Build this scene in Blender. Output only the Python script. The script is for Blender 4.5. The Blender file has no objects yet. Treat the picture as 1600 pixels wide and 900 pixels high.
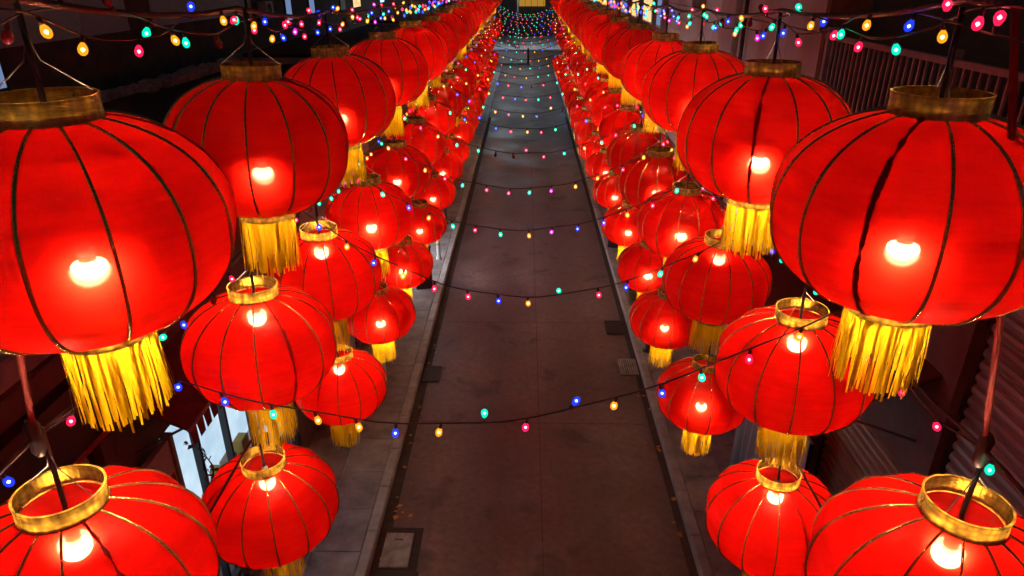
import bpy, math, random
from math import sin, cos, pi, radians as R
from mathutils import Vector, Matrix
random.seed(7)
SC = bpy.context.scene
COL = SC.collection

# ------------------------------------------------------------------ camera, sky, exposure
HC = 7.4                      # the camera hovers 7.4 m above the road
cam = bpy.data.cameras.new('camera'); cam_ob = bpy.data.objects.new('camera', cam); COL.objects.link(cam_ob)
cam.lens = 24.0; cam.sensor_width = 36.0; cam.clip_start = 0.05; cam.clip_end = 600
cam_ob.location = (0, 0, HC); cam_ob.rotation_euler = (R(90 - 24.7), 0, R(1.07))
SC.camera = cam_ob
wd = bpy.data.worlds.new('World'); SC.world = wd; wd.use_nodes = True
wn = wd.node_tree.nodes; wl = wd.node_tree.links
sky = wn.new('ShaderNodeTexSky'); sky.sky_type = 'NISHITA'; sky.sun_disc = False
sky.sun_elevation = R(-2.5); sky.sun_rotation = R(200)
bgn = wn['Background']; bgn.inputs['Strength'].default_value = 0.11
wl.new(sky.outputs[0], bgn.inputs['Color'])
SC.view_settings.view_transform = 'Standard'; SC.view_settings.look = 'None'
SC.view_settings.exposure = 0.0; SC.view_settings.gamma = 1.0
cy = SC.cycles
cy.use_denoising = True
try: cy.denoiser = 'OPENIMAGEDENOISE'
except Exception: pass
cy.max_bounces = 8; cy.diffuse_bounces = 3; cy.glossy_bounces = 3; cy.transmission_bounces = 4; cy.transparent_max_bounces = 12
cy.sample_clamp_indirect = 4.0; cy.caustics_reflective = False; cy.caustics_refractive = False
cy.use_light_tree = True

# ------------------------------------------------------------------ materials
MATS = {}
def nodes_of(m):
    m.use_nodes = True
    return m.node_tree.nodes, m.node_tree.links
def pbr(name, col, rough=0.7, metal=0.0, var=0.25, scale=4.0, bump=0.0, bscale=None, stretch=(1, 1, 1), col2=None, spec=0.5, rvar=0.0):
    """A Principled surface whose colour drifts with noise, with fine relief."""
    m = bpy.data.materials.new(name); n, l = nodes_of(m); b = n['Principled BSDF']
    b.inputs['Roughness'].default_value = rough; b.inputs['Metallic'].default_value = metal
    b.inputs['Specular IOR Level'].default_value = spec
    tc = n.new('ShaderNodeTexCoord'); mp = n.new('ShaderNodeMapping'); mp.inputs['Scale'].default_value = stretch
    l.new(tc.outputs['Object'], mp.inputs['Vector'])
    nz = n.new('ShaderNodeTexNoise'); nz.inputs['Scale'].default_value = scale; nz.inputs['Detail'].default_value = 6; nz.inputs['Roughness'].default_value = 0.65
    l.new(mp.outputs[0], nz.inputs['Vector'])
    rp = n.new('ShaderNodeValToRGB'); rp.color_ramp.elements[0].position = 0.3; rp.color_ramp.elements[1].position = 0.72
    c2 = col2 or tuple(min(1, c * (1 + var)) for c in col)
    rp.color_ramp.elements[0].color = (*[c * (1 - var) for c in col], 1) if col2 is None else (*col, 1)
    rp.color_ramp.elements[1].color = (*c2, 1)
    l.new(nz.outputs['Fac'], rp.inputs['Fac'])
    oi = n.new('ShaderNodeObjectInfo'); mx = n.new('ShaderNodeMix'); mx.data_type = 'RGBA'; mx.blend_type = 'MULTIPLY'
    mx.inputs[0].default_value = 1.0
    mr = n.new('ShaderNodeMapRange'); mr.inputs['To Min'].default_value = 0.85; mr.inputs['To Max'].default_value = 1.12
    l.new(oi.outputs['Random'], mr.inputs['Value']); l.new(rp.outputs['Color'], mx.inputs[6]); l.new(mr.outputs[0], mx.inputs[7])
    l.new(mx.outputs[2], b.inputs['Base Color'])
    if rvar:
        rr = n.new('ShaderNodeMapRange'); rr.inputs['From Min'].default_value = .3; rr.inputs['From Max'].default_value = .7
        rr.inputs['To Min'].default_value = rough - rvar; rr.inputs['To Max'].default_value = rough + rvar
        l.new(nz.outputs['Fac'], rr.inputs['Value']); l.new(rr.outputs[0], b.inputs['Roughness'])
    if bump:
        n2 = n.new('ShaderNodeTexNoise'); n2.inputs['Scale'].default_value = bscale or scale * 6; n2.inputs['Detail'].default_value = 4
        l.new(mp.outputs[0], n2.inputs['Vector'])
        bp = n.new('ShaderNodeBump'); bp.inputs['Strength'].default_value = bump; bp.inputs['Distance'].default_value = 0.01
        l.new(n2.outputs['Fac'], bp.inputs['Height']); l.new(bp.outputs[0], b.inputs['Normal'])
    MATS[name] = m
    return m
def emit(name, col, strength, sample=True, var=0.0):
    m = bpy.data.materials.new(name); n, l = nodes_of(m); n.remove(n['Principled BSDF'])
    e = n.new('ShaderNodeEmission'); e.inputs['Color'].default_value = (*col, 1); e.inputs['Strength'].default_value = strength
    if var:
        oi = n.new('ShaderNodeObjectInfo'); mr = n.new('ShaderNodeMapRange')
        mr.inputs['To Min'].default_value = strength * (1 - var); mr.inputs['To Max'].default_value = strength * (1 + var)
        l.new(oi.outputs['Random'], mr.inputs['Value']); l.new(mr.outputs[0], e.inputs['Strength'])
    l.new(e.outputs[0], n['Material Output'].inputs['Surface'])
    if not sample:
        m.cycles.emission_sampling = 'NONE'
    MATS[name] = m
    return m

def fabric_material():
    m = bpy.data.materials.new('red_satin'); n, l = nodes_of(m); n.remove(n['Principled BSDF'])
    out = n['Material Output']
    tc = n.new('ShaderNodeTexCoord')
    mp = n.new('ShaderNodeMapping'); mp.inputs['Scale'].default_value = (3.0, 3.0, 30)
    l.new(tc.outputs['Object'], mp.inputs['Vector'])
    oi = n.new('ShaderNodeObjectInfo')
    off = n.new('ShaderNodeVectorMath'); off.operation = 'ADD'
    l.new(mp.outputs[0], off.inputs[0]); l.new(oi.outputs['Location'], off.inputs[1])
    nz = n.new('ShaderNodeTexNoise'); nz.inputs['Scale'].default_value = 1.3; nz.inputs['Detail'].default_value = 5; nz.inputs['Roughness'].default_value = .6
    l.new(off.outputs[0], nz.inputs['Vector'])
    bp = n.new('ShaderNodeBump'); bp.inputs['Strength'].default_value = 0.6; bp.inputs['Distance'].default_value = 0.008
    l.new(nz.outputs['Fac'], bp.inputs['Height'])
    # the weave is denser in places: colour of what comes through
    rp = n.new('ShaderNodeValToRGB'); rp.color_ramp.elements[0].position = .36; rp.color_ramp.elements[1].position = .66
    rp.color_ramp.elements[0].color = (.23, .0013, .0006, 1); rp.color_ramp.elements[1].color = (.42, .003, .0015, 1)
    l.new(nz.outputs['Fac'], rp.inputs['Fac'])
    mr = n.new('ShaderNodeMapRange'); mr.inputs['To Min'].default_value = .72; mr.inputs['To Max'].default_value = 1.08
    l.new(oi.outputs['Random'], mr.inputs['Value'])
    off2 = n.new('ShaderNodeVectorMath'); off2.operation = 'ADD'; l.new(tc.outputs['Object'], off2.inputs[0]); l.new(oi.outputs['Location'], off2.inputs[1])
    cl = n.new('ShaderNodeTexNoise'); cl.inputs['Scale'].default_value = 5.5; cl.inputs['Detail'].default_value = 5; cl.inputs['Distortion'].default_value = .8
    l.new(off2.outputs[0], cl.inputs['Vector'])
    cm = n.new('ShaderNodeMapRange'); cm.inputs['From Min'].default_value = .3; cm.inputs['From Max'].default_value = .7; cm.inputs['To Min'].default_value = .72; cm.inputs['To Max'].default_value = 1.25
    l.new(cl.outputs['Fac'], cm.inputs['Value'])
    mm = n.new('ShaderNodeMath'); mm.operation = 'MULTIPLY'; l.new(mr.outputs[0], mm.inputs[0]); l.new(cm.outputs[0], mm.inputs[1])
    mx = n.new('ShaderNodeMix'); mx.data_type = 'RGBA'; mx.blend_type = 'MULTIPLY'; mx.inputs[0].default_value = 1
    l.new(rp.outputs[0], mx.inputs[6]); l.new(mm.outputs[0], mx.inputs[7])
    tl = n.new('ShaderNodeBsdfTranslucent'); l.new(mx.outputs[2], tl.inputs['Color']); l.new(bp.outputs[0], tl.inputs['Normal'])
    df = n.new('ShaderNodeBsdfDiffuse'); df.inputs['Color'].default_value = (.5, .004, .003, 1); l.new(bp.outputs[0], df.inputs['Normal'])
    m1 = n.new('ShaderNodeMixShader'); m1.inputs[0].default_value = .36; l.new(tl.outputs[0], m1.inputs[1]); l.new(df.outputs[0], m1.inputs[2])
    gl = n.new('ShaderNodeBsdfGlossy'); gl.inputs['Roughness'].default_value = .34; gl.inputs['Color'].default_value = (1, .42, .36, 1)
    l.new(bp.outputs[0], gl.inputs['Normal'])
    m2 = n.new('ShaderNodeMixShader'); m2.inputs[0].default_value = .035; l.new(m1.outputs[0], m2.inputs[1]); l.new(gl.outputs[0], m2.inputs[2])
    rf_ = n.new('ShaderNodeBsdfRefraction'); rf_.inputs['Color'].default_value = (1, .013, .006, 1); rf_.inputs['Roughness'].default_value = .8; rf_.inputs['IOR'].default_value = 1.18
    m4 = n.new('ShaderNodeMixShader'); m4.inputs[0].default_value = .18; l.new(m2.outputs[0], m4.inputs[1]); l.new(rf_.outputs[0], m4.inputs[2])
    r2_ = n.new('ShaderNodeBsdfRefraction'); r2_.inputs['Color'].default_value = (1, .10, .08, 1); r2_.inputs['Roughness'].default_value = .3; r2_.inputs['IOR'].default_value = 1.12
    m5 = n.new('ShaderNodeMixShader'); m5.inputs[0].default_value = .035; l.new(m4.outputs[0], m5.inputs[1]); l.new(r2_.outputs[0], m5.inputs[2])
    tr = n.new('ShaderNodeBsdfTransparent'); tr.inputs['Color'].default_value = (1, .11, .10, 1)
    m3 = n.new('ShaderNodeMixShader'); m3.inputs[0].default_value = .06; l.new(m5.outputs[0], m3.inputs[1]); l.new(tr.outputs[0], m3.inputs[2])
    l.new(m3.outputs[0], out.inputs['Surface'])
    MATS['red_satin'] = m
    return m
def thread_material():
    m = bpy.data.materials.new('yellow_thread'); n, l = nodes_of(m); n.remove(n['Principled BSDF'])
    tc = n.new('ShaderNodeTexCoord'); mp = n.new('ShaderNodeMapping'); mp.inputs['Scale'].default_value = (40, 40, 5)
    l.new(tc.outputs['Object'], mp.inputs[0])
    nz = n.new('ShaderNodeTexNoise'); nz.inputs['Scale'].default_value = 2.5; l.new(mp.outputs[0], nz.inputs['Vector'])
    rp = n.new('ShaderNodeValToRGB'); rp.color_ramp.elements[0].position = .3; rp.color_ramp.elements[1].position = .7
    rp.color_ramp.elements[0].color = (.92, .50, .008, 1); rp.color_ramp.elements[1].color = (1.0, .76, .016, 1)
    l.new(nz.outputs['Fac'], rp.inputs['Fac'])
    d = n.new('ShaderNodeBsdfDiffuse'); t = n.new('ShaderNodeBsdfTranslucent'); mx = n.new('ShaderNodeMixShader'); mx.inputs[0].default_value = .65
    l.new(rp.outputs[0], d.inputs[0]); l.new(rp.outputs[0], t.inputs[0]); l.new(d.outputs[0], mx.inputs[1]); l.new(t.outputs[0], mx.inputs[2])
    l.new(mx.outputs[0], n['Material Output'].inputs[0])
    MATS['yellow_thread'] = m
def glass_material(name='pane_glass', tint=(.9, .95, 1)):
    m = bpy.data.materials.new(name); n, l = nodes_of(m); n.remove(n['Principled BSDF'])
    t = n.new('ShaderNodeBsdfTransparent'); t.inputs[0].default_value = (*tint, 1)
    g = n.new('ShaderNodeBsdfGlossy'); g.inputs['Roughness'].default_value = .03
    mx = n.new('ShaderNodeMixShader'); mx.inputs[0].default_value = .1
    l.new(t.outputs[0], mx.inputs[1]); l.new(g.outputs[0], mx.inputs[2]); l.new(mx.outputs[0], n['Material Output'].inputs[0])
    MATS[name] = m
def interior_material(name, c1, c2, strength):
    """The lit inside of a shop seen through its window: goods and bright wall."""
    m = bpy.data.materials.new(name); n, l = nodes_of(m); n.remove(n['Principled BSDF'])
    tc = n.new('ShaderNodeTexCoord'); v = n.new('ShaderNodeTexVoronoi'); v.inputs['Scale'].default_value = 1.9
    l.new(tc.outputs['Object'], v.inputs['Vector'])
    nz = n.new('ShaderNodeTexNoise'); nz.inputs['Scale'].default_value = 2.4; l.new(tc.outputs['Object'], nz.inputs['Vector'])
    rp = n.new('ShaderNodeValToRGB'); rp.color_ramp.elements[0].position = .35; rp.color_ramp.elements[1].position = .65
    rp.color_ramp.elements[0].color = (*[a * .6 + b * .4 for a, b in zip(c1, c2)], 1); rp.color_ramp.elements[1].color = (*c2, 1)
    mid = n.new('ShaderNodeMath'); mid.operation = 'ADD'; mid.inputs[1].default_value = 0
    l.new(nz.outputs['Fac'], mid.inputs[0]); l.new(mid.outputs[0], rp.inputs['Fac'])
    e = n.new('ShaderNodeEmission'); e.inputs['Strength'].default_value = strength; l.new(rp.outputs[0], e.inputs['Color'])
    l.new(e.outputs[0], n['Material Output'].inputs[0])
    MATS[name] = m

def road_material():
    m = bpy.data.materials.new('road_concrete'); n, l = nodes_of(m); b = n['Principled BSDF']
    tc = n.new('ShaderNodeTexCoord')
    big = n.new('ShaderNodeTexNoise'); big.inputs['Scale'].default_value = .55; big.inputs['Detail'].default_value = 5; big.inputs['Roughness'].default_value = .6
    fine = n.new('ShaderNodeTexNoise'); fine.inputs['Scale'].default_value = 9; fine.inputs['Detail'].default_value = 6; fine.inputs['Roughness'].default_value = .7
    grit = n.new('ShaderNodeTexNoise'); grit.inputs['Scale'].default_value = 130; grit.inputs['Detail'].default_value = 2
    for q in (big, fine, grit): l.new(tc.outputs['Object'], q.inputs['Vector'])
    r1 = n.new('ShaderNodeValToRGB'); r1.color_ramp.elements[0].position = .34; r1.color_ramp.elements[1].position = .7
    r1.color_ramp.elements[0].color = (.085, .050, .048, 1); r1.color_ramp.elements[1].color = (.20, .125, .12, 1)
    l.new(big.outputs['Fac'], r1.inputs[0])
    r2 = n.new('ShaderNodeValToRGB'); r2.color_ramp.elements[0].position = .3; r2.color_ramp.elements[1].position = .7
    r2.color_ramp.elements[0].color = (.62, .6, .6, 1); r2.color_ramp.elements[1].color = (1.15, 1.13, 1.1, 1)
    l.new(fine.outputs['Fac'], r2.inputs[0])
    mx = n.new('ShaderNodeMix'); mx.data_type = 'RGBA'; mx.blend_type = 'MULTIPLY'; mx.inputs[0].default_value = 1
    l.new(r1.outputs[0], mx.inputs[6]); l.new(r2.outputs[0], mx.inputs[7])
    # dark blotches and wheel wear
    sp_ = n.new('ShaderNodeTexNoise'); sp_.inputs['Scale'].default_value = 1.15; sp_.inputs['Detail'].default_value = 3; sp_.inputs['Distortion'].default_value = .4; l.new(tc.outputs['Object'], sp_.inputs['Vector'])
    sr = n.new('ShaderNodeMapRange'); sr.inputs['From Min'].default_value = .60; sr.inputs['From Max'].default_value = .68; sr.inputs['To Min'].default_value = 1; sr.inputs['To Max'].default_value = .5
    l.new(sp_.outputs['Fac'], sr.inputs[0])
    sx = n.new('ShaderNodeSeparateXYZ'); l.new(tc.outputs['Object'], sx.inputs[0])
    wx = n.new('ShaderNodeMath'); wx.operation = 'MULTIPLY_ADD'; wx.inputs[1].default_value = 4.2; l.new(sx.outputs['X'], wx.inputs[0]); l.new(big.outputs['Fac'], wx.inputs[2])
    ws = n.new('ShaderNodeMath'); ws.operation = 'SINE'; l.new(wx.outputs[0], ws.inputs[0])
    wr = n.new('ShaderNodeMapRange'); wr.inputs['From Min'].default_value = -1; wr.inputs['To Min'].default_value = .86; wr.inputs['To Max'].default_value = 1.2; l.new(ws.outputs[0], wr.inputs[0])
    st_m = n.new('ShaderNodeMath'); st_m.operation = 'MULTIPLY'; l.new(sr.outputs[0], st_m.inputs[0]); l.new(wr.outputs[0], st_m.inputs[1])
    m0 = n.new('ShaderNodeMix'); m0.data_type = 'RGBA'; m0.blend_type = 'MULTIPLY'; m0.inputs[0].default_value = 1; l.new(mx.outputs[2], m0.inputs[6]); l.new(st_m.outputs[0], m0.inputs[7])
    mx = m0
    # cracks
    vo = n.new('ShaderNodeTexVoronoi'); vo.feature = 'DISTANCE_TO_EDGE'; vo.inputs['Scale'].default_value = .28
    wv = n.new('ShaderNodeVectorMath'); wv.operation = 'MULTIPLY_ADD'; wv.inputs[1].default_value = (.5, .5, .5)
    l.new(fine.outputs['Color'], wv.inputs[0]); l.new(tc.outputs['Object'], wv.inputs[2]); l.new(wv.outputs[0], vo.inputs['Vector'])
    cr = n.new('ShaderNodeMapRange'); cr.inputs['From Min'].default_value = .002; cr.inputs['From Max'].default_value = .012
    cr.inputs['To Min'].default_value = .82; cr.inputs['To Max'].default_value = 1
    l.new(vo.outputs['Distance'], cr.inputs[0])
    m2 = n.new('ShaderNodeMix'); m2.data_type = 'RGBA'; m2.blend_type = 'MULTIPLY'; m2.inputs[0].default_value = 1
    l.new(mx.outputs[2], m2.inputs[6]); l.new(cr.outputs[0], m2.inputs[7]); l.new(m2.outputs[2], b.inputs['Base Color'])
    rr = n.new('ShaderNodeMapRange'); rr.inputs['From Min'].default_value = .35; rr.inputs['From Max'].default_value = .65
    rr.inputs['To Min'].default_value = .34; rr.inputs['To Max'].default_value = .66
    l.new(big.outputs['Fac'], rr.inputs[0]); l.new(rr.outputs[0], b.inputs['Roughness'])
    bp = n.new('ShaderNodeBump'); bp.inputs['Strength'].default_value = .5; bp.inputs['Distance'].default_value = .008
    l.new(grit.outputs['Fac'], bp.inputs['Height']); l.new(bp.outputs[0], b.inputs['Normal'])
    MATS['asphalt'] = m

fabric_material(); thread_material(); glass_material(); road_material()
gf = pbr('gold_foil', (1.0, .80, .28), .27, .78, .2, 18)
def groove(m):
    n, l = nodes_of(m); b = n['Principled BSDF']; tc = n.new('ShaderNodeTexCoord')
    wv = n.new('ShaderNodeTexWave'); wv.bands_direction = 'Z'; wv.inputs['Scale'].default_value = 60; wv.inputs['Distortion'].default_value = 1.2; wv.inputs['Detail'].default_value = 2
    nz = n.new('ShaderNodeTexNoise'); nz.inputs['Scale'].default_value = 38
    l.new(tc.outputs['Object'], wv.inputs['Vector']); l.new(tc.outputs['Object'], nz.inputs['Vector'])
    ad = n.new('ShaderNodeMath'); ad.operation = 'ADD'; l.new(wv.outputs['Fac'], ad.inputs[0]); l.new(nz.outputs['Fac'], ad.inputs[1])
    bp = n.new('ShaderNodeBump'); bp.inputs['Strength'].default_value = .4; bp.inputs['Distance'].default_value = .003
    l.new(ad.outputs[0], bp.inputs['Height']); l.new(bp.outputs[0], b.inputs['Normal'])
groove(gf)
def gilt(m, amount):
    n, l = nodes_of(m); out = n['Material Output']; b = n['Principled BSDF']; tc = n.new('ShaderNodeTexCoord')
    vo = n.new('ShaderNodeTexVoronoi'); vo.inputs['Scale'].default_value = 42; vo.inputs['Randomness'].default_value = .5; l.new(tc.outputs['Object'], vo.inputs['Vector'])
    nz = n.new('ShaderNodeTexNoise'); nz.inputs['Scale'].default_value = 16; l.new(tc.outputs['Object'], nz.inputs['Vector'])
    mr = n.new('ShaderNodeMapRange'); mr.inputs['From Min'].default_value = .15; mr.inputs['From Max'].default_value = .75; mr.inputs['To Min'].default_value = amount * 1.5; mr.inputs['To Max'].default_value = amount * .35
    l.new(vo.outputs['Distance'], mr.inputs[0])
    m2_ = n.new('ShaderNodeMapRange'); m2_.inputs['From Min'].default_value = .38; m2_.inputs['From Max'].default_value = .62; m2_.inputs['To Min'].default_value = .3; m2_.inputs['To Max'].default_value = 1.6; l.new(nz.outputs['Fac'], m2_.inputs[0])
    mu = n.new('ShaderNodeMath'); mu.operation = 'MULTIPLY'; l.new(mr.outputs[0], mu.inputs[0]); l.new(m2_.outputs[0], mu.inputs[1])
    t = n.new('ShaderNodeBsdfTranslucent'); t.inputs[0].default_value = (1, .78, .16, 1)
    mx = n.new('ShaderNodeMixShader'); l.new(mu.outputs[0], mx.inputs[0]); l.new(b.outputs[0], mx.inputs[1]); l.new(t.outputs[0], mx.inputs[2]); l.new(mx.outputs[0], out.inputs['Surface'])
gilt(gf, .46)
lin = pbr('ring_lining', (.012, .003, .002), .8, 0, .3, 18, spec=.0)
n_, l_ = nodes_of(lin); t_ = n_.new('ShaderNodeBsdfTransparent'); t_.inputs[0].default_value = (1, .85, .45, 1); x_ = n_.new('ShaderNodeMixShader'); x_.inputs[0].default_value = .36
l_.new(n_['Principled BSDF'].outputs[0], x_.inputs[1]); l_.new(t_.outputs[0], x_.inputs[2]); l_.new(x_.outputs[0], n_['Material Output'].inputs['Surface'])
pbr('gold_strip', (1.0, .74, .22), .2, .75, .2, 30, bump=.25, bscale=60)
pbr('dark_red_cloth', (.30, .006, .006), .75, 0, .3, 30)
pbr('red_cord', (.36, .012, .012), .8, 0, .3, 30)
pbr('dark_cord', (.035, .02, .02), .5, 0, .3, 20)
pbr('steel_wire', (.28, .27, .28), .5, .5, .2, 30)
pbr('cable_tape', (.16, .09, .07), .5, .1, .4, 14, bump=.5, bscale=60)
pbr('green_wire', (.05, .035, .035), .4, 0, .2, 20)
pbr('white_plastic', (.75, .74, .72), .4, 0, .05, 10)
pbr('lamp_body', (.5, .48, .46), .5, 0, .05, 10)
LAMP_E = 520.0
emit('lamp_glow', (1.0, .60, .34), LAMP_E, var=.45)
BULBS = {'green': (.0, .85, .48), 'red': (1, .015, .09), 'blue': (.015, .05, 1), 'amber': (1, .36, .015), 'magenta': (.7, .02, .55)}
for k, c in BULBS.items():
    cc = tuple(.3 + .7 * v for v in c)
    m = bpy.data.materials.new('fairy_' + k); n, l = nodes_of(m); n.remove(n['Principled BSDF'])
    e = n.new('ShaderNodeEmission'); e.inputs[0].default_value = (*c, 1); e.inputs[1].default_value = 1.9
    t = n.new('ShaderNodeBsdfTransparent'); t.inputs[0].default_value = (*[.3 + .7 * v for v in c], 1)
    mx = n.new('ShaderNodeMixShader'); mx.inputs[0].default_value = .45
    l.new(e.outputs[0], mx.inputs[1]); l.new(t.outputs[0], mx.inputs[2]); l.new(mx.outputs[0], n['Material Output'].inputs[0])
    m.cycles.emission_sampling = 'NONE'; MATS['fairy_' + k] = m
    emit('core_' + k, cc, 42.0)
    emit('far_' + k, tuple(.03 + .97 * v for v in c), 2.4, sample=False)
pbr('unlit_red_glass', (.35, .02, .04), .12, 0, .2, 60, spec=.8)
pbr('concrete', (.40, .38, .37), .85, 0, .3, 3.5, bump=.4, bscale=40)
pbr('slab', (.28, .24, .235), .75, 0, .5, 2.2, bump=.3, bscale=50, rvar=.15)
pbr('kerb_stone', (.36, .31, .30), .75, 0, .25, 4, bump=.35, bscale=45)
pbr('dirt', (.035, .028, .024), .9, 0, .4, 7, bump=.3)
pbr('joint_tar', (.06, .04, .036), .85, 0, .4, 5)
pbr('patch_tar', (.075, .052, .05), .6, 0, .35, 6, bump=.5, bscale=60)
pbr('iron', (.035, .033, .032), .55, .6, .3, 12, bump=.3)
pbr('pale_cover', (.30, .27, .24), .8, 0, .5, 5, bump=.4, bscale=40)
pbr('leaf', (.42, .17, .03), .7, 0, .4, 30)
pbr('plaster', (.48, .42, .40), .85, 0, .2, 1.4, bump=.25, bscale=30)
pbr('dark_wall', (.16, .13, .12), .85, 0, .3, 1.5, bump=.25, bscale=25)
pbr('panel_pale', (.72, .70, .74), .6, 0, .12, 1.5)
pbr('panel_pink', (.80, .72, .69), .65, 0, .12, 1.3)
pbr('roof_felt', (.028, .026, .028), .9, 0, .4, 2, bump=.4)
pbr('rubble', (.42, .40, .40), .95, 0, .4, 9, bump=.8, bscale=18)
pbr('shutter_brown', (.46, .31, .23), .5, .3, .25, 3, stretch=(1, 1, 6), bump=.1)
pbr('shutter_grey', (.45, .42, .42), .45, .4, .2, 3, stretch=(1, 1, 6), bump=.1)
pbr('awning_red', (.11, .02, .022), .75, 0, .25, 6, bump=.2)
pbr('awning_dark', (.06, .028, .024), .8, 0, .3, 6, bump=.2)
pbr('white_paint', (.62, .58, .57), .55, 0, .12, 4)
pbr('dark_paint', (.03, .028, .03), .45, .2, .3, 6)
pbr('rail_paint', (.40, .34, .33), .5, .2, .2, 8)
pbr('sign_red', (.36, .03, .05), .5, 0, .15, 3)
pbr('sign_tan', (.40, .26, .18), .6, 0, .2, 3)
pbr('bark', (.08, .055, .035), .9, 0, .4, 14, bump=.7)
pbr('leaf_green', (.05, .07, .03), .6, 0, .4, 20)
pbr('grey_sheet', (.40, .38, .41), .6, 0, .2, 2.5, stretch=(1, 1, .3), bump=.3)
pbr('clay', (.22, .11, .06), .8, 0, .3, 6, bump=.3)
pbr('yellow_paint', (.48, .30, .04), .6, 0, .2, 6)
pbr('car_paint', (.03, .032, .04), .2, .3, .05, 3)
pbr('rubber', (.02, .02, .02), .8, 0, .2, 10)
interior_material('interior_cool', (.40, .58, .74), (.74, .90, 1.0), 1.1)
interior_material('interior_white', (.55, .62, .70), (.95, .98, 1.0), 7.0)
interior_material('interior_warm', (.60, .30, .08), (1.0, .72, .34), 1.2)
emit('added_street_light', (.82, .92, 1.0), 520)
emit('lit_blue', (.35, .65, 1.0), 2.2)
emit('lit_yellow', (1.0, .50, .06), .42)
emit('lit_dim_blue', (.28, .42, .75), .55)

# ------------------------------------------------------------------ mesh helpers
class MB:
    def __init__(s): s.v = []; s.f = []; s.m = []; s.sm = []
    def add(s, vs, fs, mi=0, smooth=False):
        o = len(s.v); s.v += [tuple(v) for v in vs]
        for f in fs: s.f.append(tuple(i + o for i in f)); s.m.append(mi); s.sm.append(smooth)
        return s
    def box(s, x0, x1, y0, y1, z0, z1, mi=0):
        if x0 > x1: x0, x1 = x1, x0
        if y0 > y1: y0, y1 = y1, y0
        v = [(x0, y0, z0), (x1, y0, z0), (x1, y1, z0), (x0, y1, z0), (x0, y0, z1), (x1, y0, z1), (x1, y1, z1), (x0, y1, z1)]
        return s.add(v, [(3, 2, 1, 0), (4, 5, 6, 7), (0, 1, 5, 4), (1, 2, 6, 5), (2, 3, 7, 6), (3, 0, 4, 7)], mi)
    def bbox(s, x0, x1, y0, y1, z0, z1, b=.012, mi=0):
        """a box with its upper edges chamfered"""
        if x0 > x1: x0, x1 = x1, x0
        v = [(x0, y0, z0), (x1, y0, z0), (x1, y1, z0), (x0, y1, z0), (x0, y0, z1 - b), (x1, y0, z1 - b), (x1, y1, z1 - b), (x0, y1, z1 - b),
             (x0 + b, y0 + b, z1), (x1 - b, y0 + b, z1), (x1 - b, y1 - b, z1), (x0 + b, y1 - b, z1)]
        f = [(3, 2, 1, 0), (8, 9, 10, 11)]
        for i in range(4):
            j = (i + 1) % 4
            f += [(i, j, 4 + j, 4 + i), (4 + i, 4 + j, 8 + j, 8 + i)]
        return s.add(v, f, mi)
    def tube(s, pts, r, n=6, mi=0, caps=True):
        pts = [Vector(p) for p in pts]; vs = []; fs = []
        for i, p in enumerate(pts):
            d = (pts[min(i + 1, len(pts) - 1)] - pts[max(i - 1, 0)])
            d = d.normalized() if d.length > 1e-9 else Vector((0, 0, 1))
            a = d.cross(Vector((0, 0, 1)) if abs(d.z) < .9 else Vector((1, 0, 0))).normalized(); b = d.cross(a)
            rr = r[i] if isinstance(r, (list, tuple)) else r
            for k in range(n):
                t = 2 * pi * k / n; vs.append(p + a * (rr * cos(t)) + b * (rr * sin(t)))
        for i in range(len(pts) - 1):
            for k in range(n):
                k2 = (k + 1) % n; fs.append((i * n + k, i * n + k2, i * n + n + k2, i * n + n + k))
        if caps:
            fs.append(tuple(range(n))[::-1]); fs.append(tuple(range((len(pts) - 1) * n, len(pts) * n)))
        return s.add(vs, fs, mi, True)
    def lathe(s, prof, n=24, mi=0, smooth=True, mod=None, origin=(0, 0, 0)):
        vs = []; fs = []
        for (r, z) in prof:
            for k in range(n):
                t = 2 * pi * k / n; q = r * (mod(t, z) if mod else 1)
                vs.append((origin[0] + q * cos(t), origin[1] + q * sin(t), origin[2] + z))
        for i in range(len(prof) - 1):
            for k in range(n):
                k2 = (k + 1) % n; fs.append((i * n + k, i * n + k2, i * n + n + k2, i * n + n + k))
        return s.add(vs, fs, mi, smooth)
    def mesh(s, name, mats):
        me = bpy.data.meshes.new(name); me.from_pydata(s.v, [], s.f); me.update()
        for m in (mats if isinstance(mats, (list, tuple)) else [mats]): me.materials.append(MATS[m])
        me.polygons.foreach_set('material_index', s.m); me.polygons.foreach_set('use_smooth', s.sm)
        return me
    def obj(s, name, mats, parent=None):
        return link(name, s.mesh(name, mats), parent)
def link(name, data, parent=None, loc=(0, 0, 0), rot=(0, 0, 0)):
    o = bpy.data.objects.new(name, data); COL.objects.link(o); o.location = loc; o.rotation_euler = rot
    if parent is not None: o.parent = parent
    return o
def tag(o, label, cat, group=None, kind=None):
    o['label'] = label; o['category'] = cat
    if group: o['group'] = group
    if kind: o['kind'] = kind
    return o
def empty(name, loc=(0, 0, 0), rz=0):
    return link(name, None, None, loc, (0, 0, rz))
def struct(o): o['kind'] = 'structure'; return o
ORD = ['first', 'second', 'third', 'fourth', 'fifth', 'sixth', 'seventh', 'eighth', 'ninth', 'tenth', 'eleventh', 'twelfth', 'thirteenth', 'fourteenth',
       'fifteenth', 'sixteenth', 'seventeenth', 'eighteenth', 'nineteenth', 'twentieth', 'twenty-first', 'twenty-second', 'twenty-third', 'twenty-fourth', 'twenty-fifth', 'twenty-sixth'] + ['%s-%s' % (a, b) for a in ('twenty', 'thirty') for b in ('seventh', 'eighth', 'ninth', 'first', 'second', 'third', 'fourth', 'fifth', 'sixth') if not (a == 'twenty' and b in ('first', 'second', 'third', 'fourth', 'fifth', 'sixth'))]
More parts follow.
